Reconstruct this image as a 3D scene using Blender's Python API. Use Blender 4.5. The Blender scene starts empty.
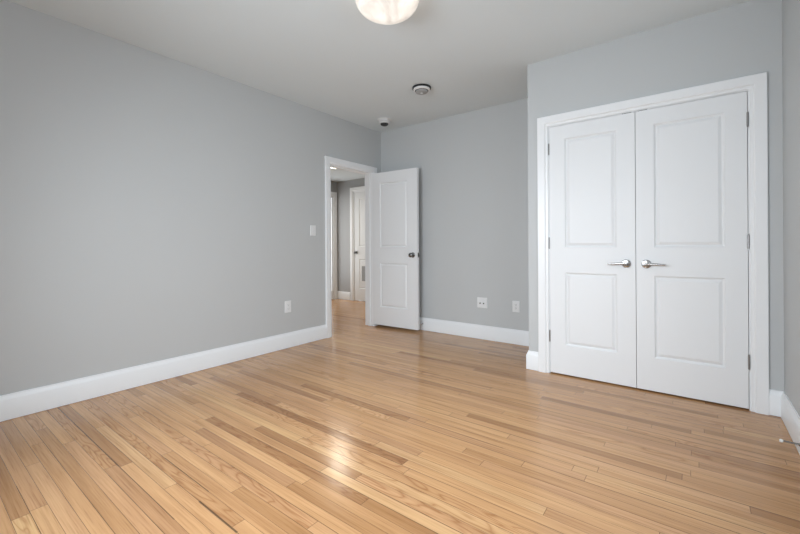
import bpy, bmesh, math, random
from mathutils import Vector, Matrix
random.seed(7)
S = bpy.context.scene
COL = S.collection
PI = math.pi

# ------------------------------------------------------------------ camera, world, lights, exposure
cam_d = bpy.data.cameras.new('camera'); cam = bpy.data.objects.new('camera', cam_d); COL.objects.link(cam)
cam_d.sensor_width = 36.0; cam_d.lens = 386.4 * 36 / 800; cam_d.shift_y = -0.0269; cam_d.clip_start = 0.02
cam.matrix_world = (Matrix.Translation((0, 0, 1.05)) @ Matrix.Rotation(0.6505, 4, 'Z')
                    @ Matrix.Rotation(PI / 2, 4, 'X') @ Matrix.Rotation(-0.006, 4, 'Z'))
S.camera = cam
S.view_settings.view_transform = 'Standard'
S.view_settings.look = 'None'
S.view_settings.gamma = 1.0
S.view_settings.use_curve_mapping = False
S.view_settings.exposure = 0.03

world = bpy.data.worlds.new('overcast_sky'); S.world = world
world.use_nodes = True
bg = world.node_tree.nodes['Background']
bg.inputs['Color'].default_value = (0.86, 0.93, 1.0, 1)
bg.inputs['Strength'].default_value = 1.6

def area(name, loc, rot, sx, sy, watts, color, spread=PI):
    d = bpy.data.lights.new(name, 'AREA'); d.shape = 'RECTANGLE'; d.size = sx; d.size_y = sy
    d.energy = watts; d.color = color; d.spread = spread
    o = bpy.data.objects.new(name, d); COL.objects.link(o); o.location = loc; o.rotation_euler = rot
    return o
# daylight through the window behind the camera, plus an added one at right
W_NEAR, W_RIGHT = 55, 19.5
DAY = (0.86, 0.94, 1.02)
area('daylight_near', (-1.35, -0.52, 1.40), (PI / 2 - 0.34, 0, 0), 1.7, 1.1, W_NEAR, DAY, 2.35)     # points +Y and down, as sky light does
area('added_fill_right', (0.66, 1.20, 1.45), (0, PI / 2 - 0.55, 0), 1.05, 1.4, W_RIGHT, DAY, 2.4)       # added fill for the left wall and floor, points -X and down
area('daylight_hall', (-5.9, 4.82, 1.2), (0, -PI / 2, 0), 1.6, 0.6, 6, (1.0, 0.97, 0.92))  # beyond the hall's glazed door

# ------------------------------------------------------------------ dimensions
XL, YB, YC, XR, ZC, XE = -3.3475, 3.985, 3.258, 0.429, 2.569, -1.115
YN = -0.32                   # wall behind the camera
TH = 0.12                    # wall thickness
HX, HY, HN, HZ = -5.65, 5.36, 2.2, 2.32   # hall: far left, back, near side, ceiling

# ------------------------------------------------------------------ materials
def mat(name, base=(0.8, 0.8, 0.8), rough=0.5, metal=0.0, spec=0.5, bump=None, coat=0.0):
    m = bpy.data.materials.new(name); m.use_nodes = True
    nt = m.node_tree; b = nt.nodes['Principled BSDF']
    b.inputs['Base Color'].default_value = (*base, 1); b.inputs['Roughness'].default_value = rough
    b.inputs['Metallic'].default_value = metal; b.inputs['Specular IOR Level'].default_value = spec
    b.inputs['Coat Weight'].default_value = coat
    if bump:
        sc, st, dist = bump
        tc = nt.nodes.new('ShaderNodeTexCoord'); n = nt.nodes.new('ShaderNodeTexNoise'); bp = nt.nodes.new('ShaderNodeBump')
        n.inputs['Scale'].default_value = sc; n.inputs['Detail'].default_value = 3
        bp.inputs['Strength'].default_value = st; bp.inputs['Distance'].default_value = dist
        nt.links.new(tc.outputs['Object'], n.inputs['Vector']); nt.links.new(n.outputs['Fac'], bp.inputs['Height'])
        nt.links.new(bp.outputs['Normal'], b.inputs['Normal'])
    return m

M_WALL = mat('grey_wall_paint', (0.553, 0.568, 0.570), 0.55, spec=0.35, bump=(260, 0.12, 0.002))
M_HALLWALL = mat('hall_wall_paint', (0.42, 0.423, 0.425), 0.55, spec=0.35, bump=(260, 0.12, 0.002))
M_CEIL = mat('white_ceiling_paint', (0.755, 0.81, 0.83), 0.8, spec=0.2, bump=(300, 0.1, 0.002))
M_TRIM = mat('white_trim_paint', (0.87, 0.885, 0.895), 0.32, bump=(120, 0.04, 0.001))
M_DOOR = mat('white_door_paint', (0.82, 0.835, 0.845), 0.48, bump=(160, 0.06, 0.001))
M_PLATE = mat('white_plastic', (0.80, 0.81, 0.81), 0.35)
M_DARK = mat('black_plastic', (0.012, 0.012, 0.013), 0.5)
M_SLOT = mat('slot_dark', (0.03, 0.03, 0.03), 0.6)
M_GREYP = mat('grey_plastic', (0.38, 0.38, 0.38), 0.45)
M_NICKEL = mat('satin_nickel', (0.42, 0.415, 0.41), 0.2, metal=1.0)
M_DKNICK = mat('dark_nickel', (0.20, 0.195, 0.19), 0.25, metal=1.0)
M_HINGE = mat('hinge_nickel', (0.34, 0.335, 0.33), 0.3, metal=1.0)
M_RUBBER = mat('white_rubber', (0.82, 0.82, 0.80), 0.6)
M_OUT = mat('outdoor_sill', (0.5, 0.5, 0.5), 0.7)

def glass_mat():
    m = bpy.data.materials.new('window_glass'); m.use_nodes = True; nt = m.node_tree
    nt.nodes.remove(nt.nodes['Principled BSDF'])
    t = nt.nodes.new('ShaderNodeBsdfTransparent'); g = nt.nodes.new('ShaderNodeBsdfGlossy'); mx = nt.nodes.new('ShaderNodeMixShader')
    g.inputs['Roughness'].default_value = 0.02; mx.inputs[0].default_value = 0.06
    nt.links.new(t.outputs[0], mx.inputs[1]); nt.links.new(g.outputs[0], mx.inputs[2])
    nt.links.new(mx.outputs[0], nt.nodes['Material Output'].inputs['Surface'])
    return m
M_GLASS = glass_mat()

def lamp_glass(name, emit, tint):
    # frosted glass bowl: lets the bulbs' light through, gently glowing itself
    m = bpy.data.materials.new(name); m.use_nodes = True; nt = m.node_tree
    b = nt.nodes['Principled BSDF']
    b.inputs['Base Color'].default_value = (0.85, 0.84, 0.82, 1); b.inputs['Roughness'].default_value = 0.15
    b.inputs['Emission Color'].default_value = (*tint, 1); b.inputs['Emission Strength'].default_value = emit
    tr = nt.nodes.new('ShaderNodeBsdfTranslucent'); tr.inputs['Color'].default_value = (0.95, 0.93, 0.9, 1)
    mx = nt.nodes.new('ShaderNodeMixShader'); mx.inputs[0].default_value = 0.55
    # faint alabaster veins
    tc = nt.nodes.new('ShaderNodeTexCoord'); n = nt.nodes.new('ShaderNodeTexNoise'); r = nt.nodes.new('ShaderNodeValToRGB')
    n.inputs['Scale'].default_value = 7; n.inputs['Detail'].default_value = 4; n.inputs['Distortion'].default_value = 1.5
    r.color_ramp.elements[0].position = 0.35; r.color_ramp.elements[0].color = (0.80, 0.77, 0.74, 1)
    r.color_ramp.elements[1].position = 0.62; r.color_ramp.elements[1].color = (0.97, 0.96, 0.94, 1)
    nt.links.new(tc.outputs['Object'], n.inputs['Vector']); nt.links.new(n.outputs['Fac'], r.inputs['Fac'])
    nt.links.new(r.outputs['Color'], tr.inputs['Color']); nt.links.new(r.outputs['Color'], b.inputs['Base Color'])
    nt.links.new(b.outputs[0], mx.inputs[1]); nt.links.new(tr.outputs[0], mx.inputs[2])
    nt.links.new(mx.outputs[0], nt.nodes['Material Output'].inputs['Surface'])
    return m
def emit_mat(name, col, s):
    m = bpy.data.materials.new(name); m.use_nodes = True; b = m.node_tree.nodes['Principled BSDF']
    b.inputs['Base Color'].default_value = (0.9, 0.9, 0.9, 1)
    b.inputs['Emission Color'].default_value = (*col, 1); b.inputs['Emission Strength'].default_value = s
    return m
M_BOWL = lamp_glass('alabaster_glass', 0.24, (1.0, 0.97, 0.93))
M_HALLBOWL = lamp_glass('hall_lamp_glass', 8.0, (1.0, 0.90, 0.74))
M_BULB = emit_mat('lit_bulb', (1.0, 0.94, 0.87), 10.0)

def floor_mat():
    m = bpy.data.materials.new('oak_strip_floor'); m.use_nodes = True; nt = m.node_tree; L = nt.links
    b = nt.nodes['Principled BSDF']
    def N(t, **k):
        n = nt.nodes.new(t)
        for a, v in k.items(): setattr(n, a, v)
        return n
    def val(x, sock):
        if isinstance(x, (int, float)): sock.default_value = x
        else: L.new(x, sock)
    def mth(op, a, b_=None, c=None):
        n = N('ShaderNodeMath', operation=op); val(a, n.inputs[0])
        if b_ is not None: val(b_, n.inputs[1])
        if c is not None: val(c, n.inputs[2])
        return n.outputs[0]
    def comb(x, y, z):
        n = N('ShaderNodeCombineXYZ'); val(x, n.inputs[0]); val(y, n.inputs[1]); val(z, n.inputs[2]); return n.outputs[0]
    def white(v):
        n = N('ShaderNodeTexWhiteNoise', noise_dimensions='3D'); L.new(v, n.inputs['Vector']); return n
    def noise(v, scale, detail=3, rough=0.5, dist=0.0):
        n = N('ShaderNodeTexNoise'); L.new(v, n.inputs['Vector']); n.inputs['Scale'].default_value = scale
        n.inputs['Detail'].default_value = detail; n.inputs['Roughness'].default_value = rough; n.inputs['Distortion'].default_value = dist
        return n.outputs['Fac']
    def ramp(f, stops):
        n = N('ShaderNodeValToRGB'); L.new(f, n.inputs['Fac']); e = n.color_ramp.elements
        while len(e) < len(stops): e.new(0.5)
        for i, (p, c) in enumerate(stops): e[i].position = p; e[i].color = (*c, 1) if len(c) == 3 else c
        return n.outputs['Color']
    def mixc(mode, fac, a, c):
        n = N('ShaderNodeMix', data_type='RGBA', blend_type=mode); val(fac, n.inputs['Factor'])
        for s, x in ((n.inputs['A'], a), (n.inputs['B'], c)):
            if isinstance(x, tuple): s.default_value = (*x, 1)
            else: L.new(x, s)
        return n.outputs['Result']
    tc = N('ShaderNodeTexCoord'); sp = N('ShaderNodeSeparateXYZ'); L.new(tc.outputs['Object'], sp.inputs[0])
    x, y = sp.outputs[0], sp.outputs[1]
    PW = 0.0545
    rowf = mth('DIVIDE', y, PW); row = mth('FLOOR', rowf); fy = mth('SUBTRACT', rowf, row)
    rw = white(comb(row, 3.7, 1.3)).outputs['Value']
    rl = white(comb(row, 9.1, 5.2)).outputs['Value']
    plen = mth('MULTIPLY_ADD', rl, 0.9, 0.75)
    colf = mth('DIVIDE', mth('MULTIPLY_ADD', rw, 3.0, mth('ADD', x, 20.0)), plen); col = mth('FLOOR', colf); fx = mth('SUBTRACT', colf, col)
    wn = white(comb(row, col, 0.5)); pid = wn.outputs['Value']
    sc = N('ShaderNodeSeparateColor'); L.new(wn.outputs['Color'], sc.inputs[0]); p2, p3 = sc.outputs[1], sc.outputs[2]
    # grain space, shifted plank by plank
    gx = mth('MULTIPLY_ADD', pid, 37.0, x); gy = mth('MULTIPLY_ADD', p2, 11.0, y)
    # long fine grain
    fine = noise(comb(mth('MULTIPLY', gx, 3.5), mth('MULTIPLY', gy, 140.0), p3), 1.0, 4, 0.6)
    broad = noise(comb(mth('MULTIPLY', gx, 1.1), mth('MULTIPLY', gy, 22.0), p3), 1.0, 3, 0.55)
    # cathedral figure: contour bands of a stretched noise
    cn = noise(comb(mth('MULTIPLY', gx, 1.7), mth('MULTIPLY', gy, 11.0), p3), 1.0, 2, 0.45, 0.35)
    band = mth('FRACT', mth('MULTIPLY', cn, 13.0))
    band = mth('ABSOLUTE', mth('SUBTRACT', mth('MULTIPLY', band, 2.0), 1.0))
    band = mth('POWER', band, 3.0)
    cath_on = mth('MULTIPLY', mth('GREATER_THAN', p3, 0.8), 0.72)
    base = ramp(pid, [(0.0, (0.40, 0.203, 0.085)), (0.09, (0.49, 0.264, 0.115)), (0.24, (0.59, 0.331, 0.152)),
                      (0.65, (0.63, 0.360, 0.167)), (0.94, (0.655, 0.383, 0.181)), (1.0, (0.70, 0.436, 0.205))])
    # a rosy cast on some boards
    base = mixc('MIX', mth('MULTIPLY', mth('GREATER_THAN', p2, 0.72), 0.25), base, (0.58, 0.33, 0.185))
    c = mixc('MULTIPLY', 0.62, base, ramp(fine, [(0.28, (0.48, 0.38, 0.31)), (0.42, (0.84, 0.79, 0.75)), (0.58, (1, 1, 1)), (1.0, (1.1, 1.08, 1.05))]))
    c = mixc('MULTIPLY', 0.6, c, ramp(broad, [(0.28, (0.66, 0.57, 0.49)), (0.58, (1, 1, 1))]))
    c = mixc('MULTIPLY', mth('MULTIPLY', band, cath_on), c, (0.62, 0.47, 0.36))
    # joints between boards: hairline almost everywhere, open and dark at a few
    dy = mth('MULTIPLY', mth('MINIMUM', fy, mth('SUBTRACT', 1.0, fy)), PW)
    dx = mth('MULTIPLY', mth('MINIMUM', fx, mth('SUBTRACT', 1.0, fx)), plen)
    ren = noise(comb(mth('MULTIPLY', x, 0.55), mth('ADD', row, mth('ROUND', fy)), 2.0), 1.0, 1)
    rndline = white(comb(mth('ROUND', rowf), 4.4, 8.8)).outputs['Value']
    gapw = mth('MULTIPLY_ADD', mth('MULTIPLY', mth('POWER', rndline, 3.0), mth('GREATER_THAN', ren, 0.46)), 0.0016, 0.0003)
    # two boards shrunk apart, leaving open black gaps
    for rb, xa, xb, gw in ((14, -1.63, -1.34, .0026), (15, -2.10, -1.66, .0012), (12, -2.9, -2.2, .0010)):
        on = mth('MULTIPLY', mth('COMPARE', mth('ROUND', rowf), rb, 0.3), mth('MULTIPLY', mth('GREATER_THAN', x, xa), mth('LESS_THAN', x, xb)))
        gapw = mth('MULTIPLY_ADD', on, gw, gapw)
    gy_ = N('ShaderNodeMapRange'); L.new(dy, gy_.inputs[0]); L.new(gapw, gy_.inputs[1])
    L.new(mth('ADD', gapw, 0.0006), gy_.inputs[2]); gy_.inputs[3].default_value = 1; gy_.inputs[4].default_value = 0
    gx_ = N('ShaderNodeMapRange'); L.new(dx, gx_.inputs[0]); gx_.inputs[1].default_value = 0.0005; gx_.inputs[2].default_value = 0.0014
    gx_.inputs[3].default_value = 1; gx_.inputs[4].default_value = 0
    gap = mth('MAXIMUM', gy_.outputs[0], gx_.outputs[0])
    c = mixc('MIX', mth('MULTIPLY', gap, 0.82), c, (0.07, 0.038, 0.018))
    L.new(c, b.inputs['Base Color'])
    rr = N('ShaderNodeMapRange'); L.new(broad, rr.inputs[0]); rr.inputs[3].default_value = 0.16; rr.inputs[4].default_value = 0.24
    L.new(rr.outputs[0], b.inputs['Roughness'])
    b.inputs['Specular IOR Level'].default_value = 0.5
    # relief: boards slightly crowned and tilted, joints sunk
    crown = mth('MULTIPLY', mth('POWER', mth('ABSOLUTE', mth('SUBTRACT', fy, 0.5)), 2.0), -0.00055)
    tilt = mth('MULTIPLY', mth('MULTIPLY', mth('SUBTRACT', p2, 0.5), mth('SUBTRACT', fy, 0.5)), 0.0005)
    h = mth('ADD', mth('ADD', crown, tilt), mth('MULTIPLY', gap, -0.0005))
    h = mth('ADD', h, mth('MULTIPLY', fine, 0.00005))
    bp = N('ShaderNodeBump'); bp.inputs['Strength'].default_value = 0.8; bp.inputs['Distance'].default_value = 1.0
    L.new(h, bp.inputs['Height']); L.new(bp.outputs['Normal'], b.inputs['Normal'])
    return m
M_FLOOR = floor_mat()

# ------------------------------------------------------------------ mesh helpers
def obj(name, bm, m, parent=None, smooth=False, bevel=0.0, loc=None):
    me = bpy.data.meshes.new(name)
    bmesh.ops.recalc_face_normals(bm, faces=bm.faces)
    if smooth:
        for f in bm.faces: f.smooth = True
        for e in bm.edges:
            if len(e.link_faces) == 2 and e.calc_face_angle(0) > math.radians(38): e.smooth = False
    bm.to_mesh(me); bm.free()
    o = bpy.data.objects.new(name, me); COL.objects.link(o); me.materials.append(m)
    if parent: o.parent = parent
    if loc: o.location = loc
    if bevel:
        b = o.modifiers.new('bevel', 'BEVEL'); b.width = bevel; b.segments = 2; b.limit_method = 'ANGLE'
    return o
def tag(o, label, cat, kind=None, group=None):
    o['label'] = label; o['category'] = cat
    if kind: o['kind'] = kind
    if group: o['group'] = group
    return o
def thing(name, label, cat, loc=(0, 0, 0), rot=(0, 0, 0), kind=None, group=None):
    o = bpy.data.objects.new(name, None); COL.objects.link(o); o.empty_display_size = 0.05
    o.location = loc; o.rotation_euler = rot
    return tag(o, label, cat, kind, group)
def box(bm, x0, x1, y0, y1, z0, z1):
    v = [bm.verts.new((x, y, z)) for x in (x0, x1) for y in (y0, y1) for z in (z0, z1)]
    for f in ((0, 1, 3, 2), (4, 6, 7, 5), (0, 4, 5, 1), (2, 3, 7, 6), (0, 2, 6, 4), (1, 5, 7, 3)):
        bm.faces.new([v[i] for i in f])
def bx(*a):
    bm = bmesh.new(); box(bm, *a); return bm
def boxes(lst):
    bm = bmesh.new()
    for a in lst: box(bm, *a)
    return bm
def lathe(bm, prof, n=32, M=None):
    """prof: (r, h) pairs, revolved about local Z, then transformed by M"""
    M = M or Matrix.Identity(4); rings = []
    for r, h in prof:
        if r < 1e-6: rings.append([bm.verts.new(M @ Vector((0, 0, h)))])
        else: rings.append([bm.verts.new(M @ Vector((r * math.cos(2 * PI * i / n), r * math.sin(2 * PI * i / n), h))) for i in range(n)])
    for a, b in zip(rings, rings[1:]):
        for i in range(n):
            j = (i + 1) % n
            if len(a) == 1 and len(b) == 1: continue
            if len(a) == 1: bm.faces.new((a[0], b[i], b[j]))
            elif len(b) == 1: bm.faces.new((a[i], a[j], b[0]))
            else: bm.faces.new((a[i], a[j], b[j], b[i]))
    return bm
def tube(bm, pts, r, n=10):
    pts = [Vector(p) for p in pts]; rad = r if isinstance(r, (list, tuple)) else [r] * len(pts); rings = []
    up = Vector((0.3, 0.5, 0.81)).normalized()
    for i, p in enumerate(pts):
        t = (pts[min(i + 1, len(pts) - 1)] - pts[max(i - 1, 0)]).normalized()
        a = up.cross(t)
        if a.length < 1e-3: a = Vector((1, 0, 0)).cross(t)
        a.normalize(); up2 = t.cross(a).normalized(); up = up2
        rings.append([bm.verts.new(p + rad[i] * (a * math.cos(2 * PI * k / n) + up2 * math.sin(2 * PI * k / n))) for k in range(n)])
    for a, b in zip(rings, rings[1:]):
        for k in range(n): bm.faces.new((a[k], a[(k + 1) % n], b[(k + 1) % n], b[k]))
    bm.faces.new(rings[0]); bm.faces.new(rings[-1][::-1])
    return bm
def sweep(path, prof, frames):
    """closed profile (u, v) swept along path; frames[i] = (U, V) vectors at each path point (mitred)"""
    bm = bmesh.new(); rings = []
    for p, (U, V) in zip(path, frames):
        rings.append([bm.verts.new(Vector(p) + U * u + V * v) for u, v in prof])
    n = len(prof)
    for a, b in zip(rings, rings[1:]):
        for k in range(n): bm.faces.new((a[k], a[(k + 1) % n], b[(k + 1) % n], b[k]))
    bm.faces.new(rings[0]); bm.faces.new(rings[-1][::-1])
    return bm
AX = Matrix.Rotation(PI / 2, 4, 'X')      # local +Z -> -Y
def aim(loc, d):
    return Matrix.Translation(loc) @ Vector((0, 0, 1)).rotation_difference(Vector(d)).to_matrix().to_4x4()

# ------------------------------------------------------------------ room shell
def struct(name, bm, m, label, cat, **k):
    return tag(obj(name, bm, m, **k), label, cat, 'structure')

struct('floor', bx(HX - .12, XR + .12, YN - .12, HY + .12, -0.06, 0), M_FLOOR,
       'glossy honey oak strip floor running through the room and hall', 'floor')
struct('ceiling', bx(XL - .12, XR + .12, YN - .12, YB + .12, ZC, ZC + .1), M_CEIL, 'flat white ceiling of the bedroom', 'ceiling')
struct('ceiling_hall', bx(HX - .12, XL - .12, HN - .12, HY + .12, HZ, HZ + .1), M_CEIL,
       'lower white ceiling of the hall beyond the open doorway', 'ceiling')
DN, DF, DH = 3.070, 3.803, 1.997         # entry opening (rough, lined by the jamb)
struct('wall_left', boxes([(XL - TH, XL, YN - .12, DN - .02, 0, ZC), (XL - TH, XL, DN - .02, DF + .02, DH + .02, ZC), (XL - TH, XL, DF + .02, YB + .12, 0, ZC)]),
       M_WALL, 'long grey painted wall on the left holding the open doorway', 'wall')
struct('wall_back', bx(XL, XR + .12, YB, YB + TH, 0, ZC), M_WALL, 'grey painted wall straight behind the open door', 'wall')
CX0, CX1, CH = -0.942, 0.2725, 2.0095     # closet opening between jamb faces
struct('wall_closet', boxes([(XE, CX0 - .02, YC, YC + .11, 0, ZC), (CX0 - .02, CX1 + .02, YC, YC + .11, CH + .02, ZC), (CX1 + .02, XR, YC, YC + .11, 0, ZC),
                             (XE, XE + .11, YC + .11, YB, 0, ZC)]),
       M_WALL, 'grey painted wall stepping forward around the white double closet doors', 'wall')
RW = (0.5, 2.0, 0.85, 2.1)               # right window, added to let in fill light: y0 y1 z0 z1
struct('wall_right', boxes([(XR, XR + TH, YN - .12, RW[0], 0, ZC), (XR, XR + TH, RW[1], YB, 0, ZC), (XR, XR + TH, RW[0], RW[1], 0, RW[2]), (XR, XR + TH, RW[0], RW[1], RW[3], ZC)]), M_WALL, 'sliver of grey wall at the right edge of the view', 'wall')
NW = (-2.25, -0.45, 0.65, 2.0)          # near window: x0 x1 z0 z1
struct('wall_near', boxes([(XL, NW[0], YN - TH, YN, 0, ZC), (NW[1], XR, YN - TH, YN, 0, ZC), (NW[0], NW[1], YN - TH, YN, 0, NW[2]), (NW[0], NW[1], YN - TH, YN, NW[3], ZC)]),
       M_WALL, 'grey wall with a wide window behind the viewer', 'wall')
# hall shell
HD0, HD1, HDH = -5.183, -4.45, 2.075     # hall closet door opening
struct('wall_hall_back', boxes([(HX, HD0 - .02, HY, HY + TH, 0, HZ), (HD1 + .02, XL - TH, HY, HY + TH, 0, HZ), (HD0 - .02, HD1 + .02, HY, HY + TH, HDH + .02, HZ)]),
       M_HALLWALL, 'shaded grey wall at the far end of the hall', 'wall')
GD0, GD1, GDH = 4.46, 5.255, 2.02        # glazed door opening in the hall's left wall
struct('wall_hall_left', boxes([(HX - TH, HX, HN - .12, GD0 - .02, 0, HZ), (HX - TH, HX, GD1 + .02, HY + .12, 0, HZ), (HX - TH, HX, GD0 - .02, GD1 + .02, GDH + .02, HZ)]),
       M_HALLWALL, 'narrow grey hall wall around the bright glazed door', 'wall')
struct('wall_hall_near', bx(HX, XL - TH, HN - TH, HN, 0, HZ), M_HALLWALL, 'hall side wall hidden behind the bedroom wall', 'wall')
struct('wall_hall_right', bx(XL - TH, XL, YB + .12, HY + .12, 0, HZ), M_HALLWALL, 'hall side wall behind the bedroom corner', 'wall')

# ------------------------------------------------------------------ trim: baseboards, casings, jambs
BP = [(0, .0022), (.018, .0022), (.018, .118), (.0165, .122), (.0165, .126), (.013, .131), (.0105, .139), (.0065, .147), (.006, .154), (0, .155)]
def baseboard(name, p0, p1, nrm, label, m0=0.0, m1=0.0):
    """p0->p1 along the wall at floor, nrm points into the room; m = extension per unit thickness at each end (mitre)"""
    p0, p1, n = Vector((*p0, 0)), Vector((*p1, 0)), Vector((*nrm, 0)); d = (p1 - p0).normalized()
    Z = Vector((0, 0, 1))
    return struct(name, sweep([p0, p1], BP, [(n - d * m0, Z), (n + d * m1, Z)]), M_TRIM, label, 'baseboard', smooth=True)
CW = 0.083
baseboard('baseboard_left', (XL, YN), (XL, 2.9905), (1, 0), 'tall white baseboard along the long left wall', m0=-1)
baseboard('baseboard_left_far', (XL, 3.8845), (XL, YB), (1, 0), 'short white baseboard piece behind the open door', m1=-1)
baseboard('baseboard_back', (XL, YB), (XE, YB), (0, -1), 'white baseboard under the two wall plates on the back wall', m0=-1, m1=-1)
baseboard('baseboard_closet_side', (XE, YB), (XE, YC), (-1, 0), 'white baseboard round the corner of the closet wall', m0=-1, m1=1)
baseboard('baseboard_closet_left', (XE, YC), (-1.0305, YC), (0, -1), 'stub of white baseboard left of the closet casing', m0=1)
baseboard('baseboard_closet_right', (0.3610, YC), (XR, YC), (0, -1), 'stub of white baseboard right of the closet casing', m1=-1)
baseboard('baseboard_right', (XR, YC), (XR, YN), (-1, 0), 'white baseboard along the right wall with the spring door stop', m0=-1, m1=-1)
baseboard('baseboard_near', (XR, YN), (XL, YN), (0, 1), 'white baseboard under the wide window behind the viewer', m0=-1, m1=-1)
baseboard('baseboard_hall', (HX, HY), (-5.29, HY), (0, -1), 'short white baseboard on the hall wall left of the vented door')
baseboard('baseboard_hall_side', (HX, 5.34), (HX, HY - .018), (1, 0), 'tiny white baseboard beside the glazed hall door')

CP = [(0, 0), (0, .008), (.003, .0105), (.019, .0115), (.0215, .0165), (.027, .0205), (CW - .004, .0215), (CW, .019), (CW, 0)]
def casing(name, a0, a1, top, plane, fixed, sgn, label, bottom=0.0):
    """U-shaped door casing; inner edges a0..a1 and top; plane 'X' or 'Y' = constant axis; sgn = outward normal sign"""
    def P(a, z): return Vector((fixed, a, z)) if plane == 'X' else Vector((a, fixed, z))
    A = Vector((0, 1, 0)) if plane == 'X' else Vector((1, 0, 0)); Z = Vector((0, 0, 1))
    V = (Vector((1, 0, 0)) if plane == 'X' else Vector((0, 1, 0))) * sgn
    path = [P(a0, bottom), P(a0, top), P(a1, top), P(a1, bottom)]
    fr = [(-A, V), (-A + Z, V), (A + Z, V), (A, V)]
    return struct(name, sweep(path, CP, fr), M_TRIM, label, 'casing')
casing('trim_1', CX0 - .0055, CX1 + .0055, CH + .0045, 'Y', YC, -1, 'white stepped casing framing the double closet doors')
casing('trim_2', DN + .004, DF - .002, 1.994, 'X', XL, 1, 'white casing framing the open doorway in the left wall')
casing('trim_3', HD0 - .005, HD1 + .005, HDH + .005, 'Y', HY, -1, 'white casing framing the vented door in the hall')
casing('trim_4', GD0 - .005, GD1 + .005, GDH + .005, 'X', HX, 1, 'white casing framing the bright glazed door in the hall')
casing('trim_5', DN + .004, DF - .002, 1.994, 'X', XL - TH, -1, 'hall side casing of the open doorway')
# jambs (linings with door stops)
struct('trim_6', boxes([(XL - TH, XL, DN - .02, DN, 0, DH + .02), (XL - TH, XL, DF, DF + .02, 0, DH + .02), (XL - TH, XL, DN, DF, DH, DH + .02),
                        (XL - .075, XL - .038, DN, DN + .011, 0, DH), (XL - .075, XL - .038, DF - .011, DF, 0, DH), (XL - .075, XL - .038, DN + .011, DF - .011, DH - .011, DH)]),
       M_TRIM, 'white jamb lining inside the open doorway', 'jamb')
struct('trim_7', boxes([(CX0 - .02, CX0, YC, YC + .11, 0, CH + .02), (CX1, CX1 + .02, YC, YC + .11, 0, CH + .02), (CX0, CX1, YC, YC + .11, CH, CH + .02)]),
       M_TRIM, 'white jamb lining around the closet doors', 'jamb')
struct('trim_8', boxes([(HD0 - .02, HD0, HY, HY + TH, 0, HDH + .02), (HD1, HD1 + .02, HY, HY + TH, 0, HDH + .02), (HD0, HD1, HY, HY + TH, HDH, HDH + .02)]),
       M_TRIM, 'white jamb lining around the vented hall door', 'jamb')
struct('trim_9', boxes([(HX - TH, HX, GD0 - .02, GD0, 0, GDH + .02), (HX - TH, HX, GD1, GD1 + .02, 0, GDH + .02), (HX - TH, HX, GD0, GD1, GDH, GDH + .02)]),
       M_TRIM, 'white jamb lining around the glazed hall door', 'jamb')
struct('wall_closet_behind', bx(HD0 - .3, HD1 + .3, HY + TH + .4, HY + TH + .45, 0, HZ), M_HALLWALL, 'back of the hall closet behind the vented door', 'wall')

# window behind the viewer, and an unseen one added at right for fill
def window(name, plane, fixed, inward, a0, a1, z0, z1, label, nmull):
    """frame, sash bars, pane, casing and sill; inward = sign of the room direction"""
    def B(a, b, d0, d1, c0, c1):
        lo, hi = sorted((fixed + inward * d0, fixed + inward * d1))
        return (lo, hi, a, b, c0, c1) if plane == 'X' else (a, b, lo, hi, c0, c1)
    fr = [B(a0, a0 + .04, -.1, -.02, z0, z1), B(a1 - .04, a1, -.1, -.02, z0, z1), B(a0 + .04, a1 - .04, -.1, -.02, z0, z0 + .04), B(a0 + .04, a1 - .04, -.1, -.02, z1 - .04, z1)]
    root = struct(name, boxes(fr), M_TRIM, label, 'window')
    bars = []
    for i in range(1, nmull):
        c = a0 + (a1 - a0) * i / nmull; bars.append(B(c - .025, c + .025, -.09, -.03, z0 + .04, z1 - .04))
    zm = (z0 + z1) / 2
    edges = [a0 + .04] + [v for i in range(1, nmull) for v in (a0 + (a1 - a0) * i / nmull - .025, a0 + (a1 - a0) * i / nmull + .025)] + [a1 - .04]
    for i in range(0, len(edges), 2): bars.append(B(edges[i], edges[i + 1], -.08, -.04, zm - .02, zm + .02))
    obj('window_sash', boxes(bars), M_TRIM, root)
    obj('window_pane', bx(*B(a0 + .04, a1 - .04, -.062, -.058, z0 + .04, z1 - .04)), M_GLASS, root)
    obj('window_casing', boxes([B(a0 - .08, a0, 0, .018, z0 - .0, z1 + .08), B(a1, a1 + .08, 0, .018, z0, z1 + .08), B(a0, a1, 0, .018, z1, z1 + .08),
                                B(a0 - .06, a1 + .06, 0, .016, z0 - .1, z0 - .025)]), M_TRIM, root)
    obj('window_sill', bx(*B(a0 - .1, a1 + .1, 0, .05, z0 - .025, z0)), M_TRIM, root)
window('window_1', 'Y', YN, 1, NW[0], NW[1], NW[2], NW[3], 'wide white framed window behind the viewer', 2)

window('added_window_right', 'X', XR, -1, RW[0], RW[1], RW[2], RW[3], 'white framed window added in the right wall outside the view for fill light', 1)

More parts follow.
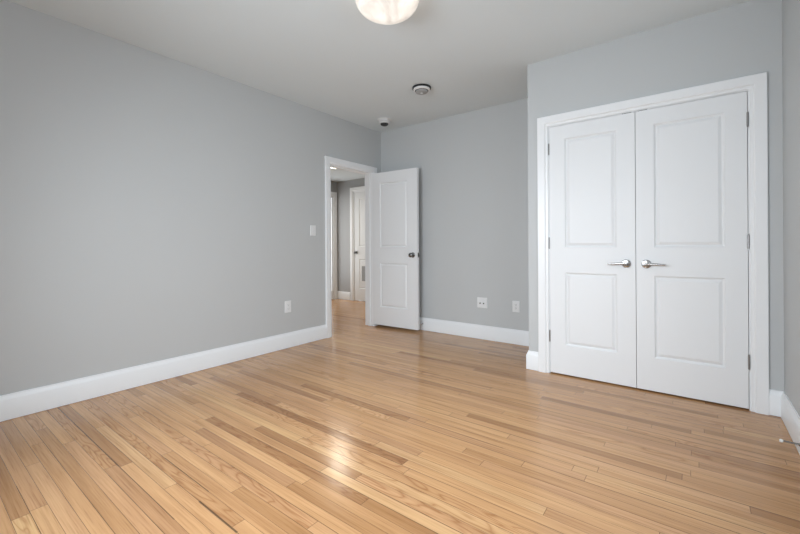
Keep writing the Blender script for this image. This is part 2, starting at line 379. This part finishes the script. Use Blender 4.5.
# ------------------------------------------------------------------ panelled doors
def leaf_bm(w, h, t, panels):
    """door slab, local x 0..w, z 0..h, front at y=0 (facing -y), back at y=t; moulded panels on both faces"""
    bm = bmesh.new()
    xs = [0, panels[0][0], panels[0][1], w]
    zs = [0]
    for p in panels: zs += [p[2], p[3]]
    zs.append(h)
    prof = [(0, 0), (.003, .0045), (.009, .0095), (.0135, .0115), (.017, .0105), (.031, .0035), (.034, .0025)]
    for face in (0, 1):
        Y = (lambda d: d) if face == 0 else (lambda d: t - d)
        def quad(pts):
            bm.faces.new([bm.verts.new(p) for p in pts])
        for i in range(3):
            for j in range(len(zs) - 1):
                x0, x1, z0, z1 = xs[i], xs[i + 1], zs[j], zs[j + 1]
                if i == 1 and j % 2 == 1:
                    rings = []
                    for ins, d in prof:
                        rings.append([(x0 + ins, Y(d), z0 + ins), (x1 - ins, Y(d), z0 + ins), (x1 - ins, Y(d), z1 - ins), (x0 + ins, Y(d), z1 - ins)])
                    for a, b in zip(rings, rings[1:]):
                        for k in range(4): quad((a[k], a[(k + 1) % 4], b[(k + 1) % 4], b[k]))
                    quad(rings[-1])
                else:
                    quad(((x0, Y(0), z0), (x1, Y(0), z0), (x1, Y(0), z1), (x0, Y(0), z1)))
    def quad(pts): bm.faces.new([bm.verts.new(p) for p in pts])
    for j in range(len(zs) - 1):
        for X in (0, w): quad(((X, 0, zs[j]), (X, t, zs[j]), (X, t, zs[j + 1]), (X, 0, zs[j + 1])))
    for i in range(3):
        for Zv in (0, h): quad(((xs[i], 0, Zv), (xs[i + 1], 0, Zv), (xs[i + 1], t, Zv), (xs[i], t, Zv)))
    bmesh.ops.remove_doubles(bm, verts=bm.verts, dist=1e-5)
    return bm
def hinge(parent, x, y, z, m, length=0.088, r=0.0052):
    bm = bmesh.new()
    n = 5; s = length / n
    prof = [(0, -length / 2 - .004), (r * .75, -length / 2 - .003), (r * .75, -length / 2)]
    for i in range(n):
        a = -length / 2 + i * s
        prof += [(r, a + .0004), (r, a + s - .0008), (r * .82, a + s - .0004), (r * .82, a + s)]
    prof += [(r * .75, length / 2), (r * .75, length / 2 + .003), (0, length / 2 + .004)]
    lathe(bm, prof, 14, Matrix.Translation((x, y, z)))
    return obj('hinge', bm, m, parent, smooth=True)
def lever(parent, x, z, sx, m):
    """round rose with a straight lever, on the front (-y) face, lever pointing along sx"""
    bm = bmesh.new()
    lathe(bm, [(0, 0), (.029, 0), (.031, .002), (.031, .007), (.027, .012), (.016, .0145), (0, .0145)], 32, aim((x, 0, z), (0, -1, 0)))
    root = obj('door_handle', bm, m, parent, smooth=True)
    bm = bmesh.new()
    lathe(bm, [(0, .012), (.0125, .012), (.0115, .03), (.012, .046), (.010, .052), (0, .053)], 20, aim((x, 0, z), (0, -1, 0)))
    obj('handle_neck', bm, m, root, smooth=True)
    pts, rad = [], []
    for i in range(12):
        t = i / 11; pts.append((x + sx * (-.006 + .122 * t), -.047 - .006 * math.sin(t * PI) * 0 - .004 * t, z + .002 - .006 * t * t)); rad.append(.0095 - .0032 * t)
    bm = bmesh.new(); tube(bm, pts, rad, 14)
    obj('lever', bm, m, root, smooth=True)
def knob(parent, x, y, z, d, m, name='door_knob'):
    """rose, neck and egg-shaped knob pointing along d (unit y sign)"""
    bm = bmesh.new(); A = aim((x, y, z), (0, d, 0))
    lathe(bm, [(0, 0), (.031, 0), (.032, .003), (.030, .007), (.022, .011), (0, .011)], 32, A)
    root = obj(name, bm, m, parent, smooth=True)
    bm = bmesh.new()
    lathe(bm, [(.011, .010), (.0105, .022), (.013, .030), (.021, .037), (.0265, .045), (.0275, .053), (.025, .061), (.017, .0665), (0, .068)], 32, A)
    obj('knob_ball', bm, m, root, smooth=True)
    return root

# closet double doors
cz0, cz1 = 0.011, 2.0055
yF = YC - .004
for side in (0, 1):
    w = 0.604
    x0 = -0.939 if side == 0 else -0.3335
    w = 0.6020 if side == 0 else 0.6025
    # local panel limits (measured)
    if side == 0: px0, px1 = -0.820 - x0, -0.457 - x0
    else: px0, px1 = -0.2235 - x0, 0.160 - x0
    pans = [(px0, px1, 0.244 - cz0, 0.826 - cz0), (px0, px1, 1.026 - cz0, 1.896 - cz0)]
    d = obj('door_%d' % (side + 1), leaf_bm(w, cz1 - cz0, .035, pans), M_DOOR, loc=(x0, yF, cz0), smooth=False)
    tag(d, ('left' if side == 0 else 'right') + (' leaf of the white closet doors, its lever pointing left' if side == 0 else ' leaf of the white closet doors, its lever pointing right'), 'door', 'structure')
    hx = -.0018 if side == 0 else w + .0018
    for hz in (0.306, 1.062, 1.827): hinge(d, hx, -.005, hz - cz0, M_HINGE)
    lx = (-.395 - x0) if side == 0 else (-.270 - x0)
    lever(d, lx, .907 - cz0, -1 if side == 0 else 1, M_NICKEL)
    cx = (-.388 - x0) if side == 0 else (-.290 - x0)
    bm = bx(cx - .03, cx + .03, -.0006, .028, cz1 - cz0, cz1 - cz0 + .0032)
    obj('ball_catch', bm, M_SLOT, d)

# open bedroom door, hinged on the far jamb and swung into the room
ew, eh, et = 0.690, 1.957, .035
ang = math.atan2(0.028, 0.70)
ez0 = 0.030
epans = [(.122, .545, .232, .795), (.122, .545, .998, 1.822)]
ed = obj('door_3', leaf_bm(ew, eh, et, epans), M_DOOR, loc=(XL + .012, 3.796, ez0))
ed.rotation_euler = (0, 0, ang)
tag(ed, 'white two-panel bedroom door swung open against the back wall', 'door', 'structure')
knob(ed, ew - .066, 0, .934 - ez0, -1, M_DKNICK)
knob(ed, ew - .066, et, .934 - ez0, 1, M_DKNICK)
bm = bx(ew - .0005, ew + .0015, .005, .030, .905 - ez0, .962 - ez0); box(bm, ew, ew + .010, .011, .024, .925 - ez0, .943 - ez0)
obj('latch_plate', bm, M_DKNICK, ed)
for hz in (.2, 1.0, 1.75):
    hinge(ed, -.006, .037, hz, M_HINGE)
    obj('hinge_leaf', bx(-.0012, 0.0, .002, .034, hz - .045, hz + .045), M_NICKEL, ed)

# hall closet door with a vent grille
hw, hh = HD1 - HD0 - .006, HDH - .012
hd = obj('door_4', leaf_bm(hw, hh, .035, [(.125, hw - .125, .23, .79), (.125, hw - .125, 1.03, hh - .13)]), M_DOOR, loc=(HD0 + .003, HY + .004, .008))
tag(hd, 'white hall door with a small vent grille seen through the doorway', 'door', 'structure')
knob(hd, .058, 0, .913, -1, M_DKNICK)
gx0, gx1, gz0, gz1 = .178, hw - .178, .36, .672
gr = obj('vent_grille', boxes([(gx0, gx0 + .016, -.006, .003, gz0, gz1), (gx1 - .016, gx1, -.006, .003, gz0, gz1), (gx0 + .016, gx1 - .016, -.006, .003, gz0, gz0 + .016), (gx0 + .016, gx1 - .016, -.006, .003, gz1 - .016, gz1)]), M_PLATE, hd)
obj('grille_back', bx(gx0 + .01, gx1 - .01, .0022, .0035, gz0 + .01, gz1 - .01), M_GREYP, gr)
bm = bmesh.new()
nsl = 14
for i in range(nsl):
    z = gz0 + .022 + (gz1 - gz0 - .044) * i / (nsl - 1)
    v = [bm.verts.new(p) for p in ((gx0 + .016, -.005, z - .004), (gx1 - .016, -.005, z - .004), (gx1 - .016, .002, z + .006), (gx0 + .016, .002, z + .006))]
    u = [bm.verts.new(p.co + Vector((0, .0005, -.0016))) for p in v]
    bm.faces.new(v); bm.faces.new(u[::-1])
    for k in range(4): bm.faces.new((v[k], v[(k + 1) % 4], u[(k + 1) % 4], u[k]))
obj('grille_slats', bm, M_GREYP, gr)
# glazed door in the hall
gw = GD1 - GD0 - .006
st = .022
gd = obj('door_5', boxes([(-.04, 0, 0, st, 0, GDH - .012), (-.04, 0, gw - st, gw, 0, GDH - .012), (-.04, 0, st, gw - st, 0, .16), (-.04, 0, st, gw - st, GDH - .03, GDH - .012)]), M_DOOR, loc=(HX - .01, GD0 + .003, .008))
tag(gd, 'bright glazed white door at the left of the hall', 'door', 'structure')
obj('door_pane', bx(-.022, -.018, st, gw - st, .16, GDH - .03), M_GLASS, gd)
bars = [(-.034, -.006, st, gw - st, z - .009, z + .009) for z in (.42, .92, 1.75)]
obj('glazing_bar', boxes(bars), M_DOOR, gd)

# ------------------------------------------------------------------ ceiling light
LC = Vector((-1.447, 1.789, ZC))
lamp = thing('ceiling_light', 'round flush ceiling light with a glowing alabaster glass bowl', 'ceiling light', LC)
bm = bmesh.new(); lathe(bm, [(0, 0), (.150, 0), (.152, -.004), (.150, -.022), (.140, -.030), (0, -.030)], 48)
obj('base_pan', bm, M_NICKEL, lamp, smooth=True)
bm = bmesh.new()
R, zr, drop = .190, -.052, .108
outer = [(R * math.sin(t * PI / 2 / 14) if t < 14 else R, zr - drop * math.cos(t * PI / 2 / 14)) for t in range(15)]
outer[0] = (0, zr - drop)
prof = outer + [(R + .003, zr + .006), (R - .001, zr + .010)] + [(max(r - .005, 0), z + .005) for r, z in outer[::-1]]
lathe(bm, prof, 64)
obj('glass_bowl', bm, M_BOWL, lamp, smooth=True)
for k in range(3):
    a = math.radians(16 + 120 * k)
    ca, sa = math.cos(a), math.sin(a)
    bm = bmesh.new()
    tube(bm, [(.148 * ca, .148 * sa, -.016), (.19 * ca, .19 * sa, -.022), (.209 * ca, .209 * sa, -.036), (.212 * ca, .212 * sa, -.060), (.205 * ca, .205 * sa, -.082), (.199 * ca, .199 * sa, -.084)], .0045, 10)
    lathe(bm, [(0, -.014), (.007, -.012), (.009, 0), (.007, .012), (0, .014)], 14, Matrix.Translation((.212 * ca, .212 * sa, -.06)))
    obj('clip', bm, M_DKNICK, lamp, smooth=True)
for bxy in ((-.055, -.045), (.075, .035)):
    bm = bmesh.new()
    lathe(bm, [(0, -.095), (.016, -.092), (.027, -.078), (.029, -.066), (.022, -.048), (.014, -.038), (.013, -.030), (0, -.030)], 20, Matrix.Translation((bxy[0], bxy[1], 0)))
    obj('bulb', bm, M_BULB, lamp, smooth=True)

# hall light, mostly hidden above the doorway
HL = Vector((-4.36, 4.10, HZ))
hl = thing('hall_light', 'small round hall ceiling light peeking under the door head', 'ceiling light', HL)
bm = bmesh.new(); lathe(bm, [(0, 0), (.12, 0), (.12, -.018), (0, -.018)], 40); obj('base_pan', bm, M_NICKEL, hl, smooth=True)
bm = bmesh.new(); lathe(bm, [(0, -.085), (.05, -.081), (.095, -.068), (.125, -.045), (.132, -.024), (.12, -.018), (0, -.018)], 40)
obj('glass_bowl', bm, M_HALLBOWL, hl, smooth=True)

ld = bpy.data.lights.new('hall_light_bulb', 'AREA'); ld.shape = 'DISK'; ld.size = .34; ld.energy = 13; ld.color = (1.0, .92, .78)
lo = bpy.data.objects.new('hall_light_bulb', ld); COL.objects.link(lo); lo.location = HL + Vector((0, 0, -.10))

# ------------------------------------------------------------------ ceiling detectors
sd = thing('smoke_detector', 'larger round white smoke detector with dark vent ring on the ceiling', 'smoke detector', (-2.075, 3.085, ZC))
bm = bmesh.new(); lathe(bm, [(0, 0), (.070, 0), (.070, -.003), (.0, -.003)], 48); obj('mount_plate', bm, M_PLATE, sd, smooth=True)
bm = bmesh.new(); lathe(bm, [(0, -.003), (.089, -.003), (.089, -.017), (0, -.017)], 48); obj('vent_ring', bm, M_DARK, sd, smooth=True)
bm = bmesh.new(); lathe(bm, [(0, -.017), (.078, -.017), (.0805, -.020), (.079, -.029), (.072, -.035), (.066, -.036), (0, -.036)], 48); obj('cover', bm, M_PLATE, sd, smooth=True)
bm = bmesh.new(); lathe(bm, [(0, -.035), (.064, -.035), (.064, -.038), (.0, -.038)], 48); obj('slot_ring', bm, M_SLOT, sd, smooth=True)
bm = bmesh.new(); lathe(bm, [(0, -.038), (.058, -.038), (.057, -.050), (.046, -.055), (.0, -.057)], 48); obj('dome', bm, M_GREYP, sd, smooth=True)
bm = bmesh.new(); lathe(bm, [(0, -.056), (.012, -.056), (.011, -.060), (0, -.060)], 20); obj('test_button', bm, M_PLATE, sd, smooth=True)

cd = thing('alarm_sensor', 'smaller round white ceiling sensor with dark lens near the corner', 'alarm sensor', (-2.965, 3.60, ZC)); cd.scale = (1.2, 1.2, 1.1)
bm = bmesh.new(); lathe(bm, [(0, 0), (.072, 0), (.072, -.004), (.066, -.010), (0, -.010)], 40); obj('mount_plate', bm, M_PLATE, cd, smooth=True)
bm = bmesh.new(); lathe(bm, [(0, -.010), (.054, -.010), (.056, -.014), (.056, -.022), (0, -.022)], 40); obj('body', bm, M_PLATE, cd, smooth=True)
bm = bmesh.new(); lathe(bm, [(0, -.022), (.048, -.022), (.048, -.027), (0, -.029)], 40); obj('vent_ring', bm, M_GREYP, cd, smooth=True)
bm = bmesh.new(); lathe(bm, [(0, -.027), (.054, -.027), (.053, -.042), (.040, -.046), (0, -.046)], 40); obj('cover', bm, M_PLATE, cd, smooth=True)
bm = bmesh.new(); lathe(bm, [(0, -.046), (.040, -.046), (.037, -.058), (.024, -.066), (0, -.068)], 32); obj('lens', bm, M_SLOT, cd, smooth=True)

# ------------------------------------------------------------------ wall plates
def plate_bm(w, h, t=.006):
    """rounded, bevelled plate in local XZ, back at y=0, front towards -y"""
    bm = bmesh.new(); rings = []
    for ins, y in ((0, 0), (0, -t * .45), (.003, -t), ):
        ring = []; r = .004
        for cx, cz, a0 in ((w / 2 - r, h / 2 - r, 0), (-w / 2 + r, h / 2 - r, 90), (-w / 2 + r, -h / 2 + r, 180), (w / 2 - r, -h / 2 + r, 270)):
            for k in range(4):
                a = math.radians(a0 + 30 * k); ring.append(bm.verts.new((cx + (r - 0) * math.cos(a) - math.copysign(ins, cx), y, cz + r * math.sin(a) - math.copysign(ins, cz))))
        rings.append(ring)
    for a, b in zip(rings, rings[1:]):
        n = len(a)
        for k in range(n): bm.faces.new((a[k], a[(k + 1) % n], b[(k + 1) % n], b[k]))
    bm.faces.new(rings[0]); bm.faces.new(rings[-1][::-1])
    return bm
def screw(parent, x, z, y=-.006):
    bm = bmesh.new(); lathe(bm, [(0, 0), (.0032, 0), (.003, .0012), (0, .0014)], 14, aim((x, y, z), (0, -1, 0)))
    obj('screw', bm, M_PLATE, parent, smooth=True)
def receptacle(parent, x):
    fc = obj('receptacle', boxes([(x - .0165, x + .0165, -.0085, -.006, -.0335, .0335)]), M_PLATE, parent, bevel=.001)
    sl = []
    for cz in (.0175, -.0175):
        sl += [(x - .0075, x - .0055, -.0088, -.0084, cz - .001, cz + .008), (x + .0055, x + .0075, -.0088, -.0084, cz - .001, cz + .007), (x - .0025, x + .0025, -.0088, -.0084, cz - .010, cz - .0055)]
    obj('slots', boxes(sl), M_SLOT, fc)
RL = (0, 0, PI / 2)        # front (-y) turned to face +x for the left wall
t = thing('light_switch', 'white rocker light switch on the left wall beside the doorway', 'light switch', (XL, 2.815, 1.221), RL)
obj('switch_plate', plate_bm(.076, .117), M_PLATE, t, smooth=False)
bm = bmesh.new()
v = [bm.verts.new(p) for p in ((-.0165, -.006, -.0335), (.0165, -.006, -.0335), (.0165, -.006, .0335), (-.0165, -.006, .0335), (-.0165, -.0075, -.0335), (.0165, -.0075, -.0335), (.0165, -.0115, .0335), (-.0165, -.0115, .0335), (-.0165, -.0075, 0), (.0165, -.0075, 0))]
for f in ((0, 1, 2, 3), (4, 5, 9, 8), (8, 9, 6, 7), (0, 4, 5, 1), (3, 7, 6, 2)): bm.faces.new([v[i] for i in f])
bm.faces.new((v[0], v[3], v[7], v[8], v[4])); bm.faces.new((v[1], v[5], v[9], v[6], v[2]))
obj('rocker', bm, M_PLATE, t); screw(t, 0, .048); screw(t, 0, -.048)
t = thing('wall_outlet', 'white electrical outlet low on the left wall near the doorway', 'outlet', (XL, 2.477, .424), RL)
obj('outlet_plate', plate_bm(.078, .122), M_PLATE, t); receptacle(t, 0); screw(t, 0, .048); screw(t, 0, -.048)
t = thing('jack_plate', 'square white wall plate with two dark jacks on the back wall', 'wall plate', (-1.884, YB, .4065))
obj('plate', plate_bm(.120, .117), M_PLATE, t)
for x in (-.021, .021):
    i_ = obj('jack_insert', bx(x - .0165, x + .0165, -.0080, -.006, -.0335, .0335), M_PLATE, t, bevel=.001)
    bm = bmesh.new(); lathe(bm, [(0, .008), (.0075, .008), (.0075, .014), (.0048, .014), (.0048, .021), (0, .021)], 18, aim((x, 0, -.006), (0, -1, 0)))
    obj('jack', bm, M_DKNICK, i_, smooth=True)
    screw(t, x, .048); screw(t, x, -.048)
t = thing('wall_outlet', 'narrow single white outlet beside the closet corner on the back wall', 'outlet', (-1.497, YB, .399))
obj('outlet_plate', plate_bm(.080, .118), M_PLATE, t); receptacle(t, 0); screw(t, 0, .048); screw(t, 0, -.048)

# ------------------------------------------------------------------ spring door stops
def door_stop(loc, d, label, L=.075):
    t = thing('door_stop', label, 'door stop', loc)
    d = Vector(d); A = aim((0, 0, 0), d)
    bm = bmesh.new(); lathe(bm, [(0, 0), (.010, 0), (.010, .003), (.006, .007), (0, .007)], 20, A); obj('base', bm, M_NICKEL, t, smooth=True)
    pts = []
    turns, n = 16, 16 * 10
    for i in range(n + 1):
        a = 2 * PI * turns * i / n; s = i / n
        pts.append(A @ Vector((.0048 * math.cos(a), .0048 * math.sin(a), .006 + (L - .018) * s)))
    bm = bmesh.new(); tube(bm, pts, .0013, 6); obj('spring', bm, M_NICKEL, t, smooth=True)
    bm = bmesh.new(); lathe(bm, [(0, L - .013), (.006, L - .013), (.0075, L - .009), (.0075, L - .003), (.006, L), (0, L)], 18, A); obj('tip', bm, M_RUBBER, t, smooth=True)
door_stop((XR - .0178, 2.69, .062), (-1, .0, .0), 'spring door stop with white tip on the right baseboard')
door_stop((-2.672, YB - .0178, .085), (0, -1, 0), 'spring door stop on the back baseboard beside the open door')
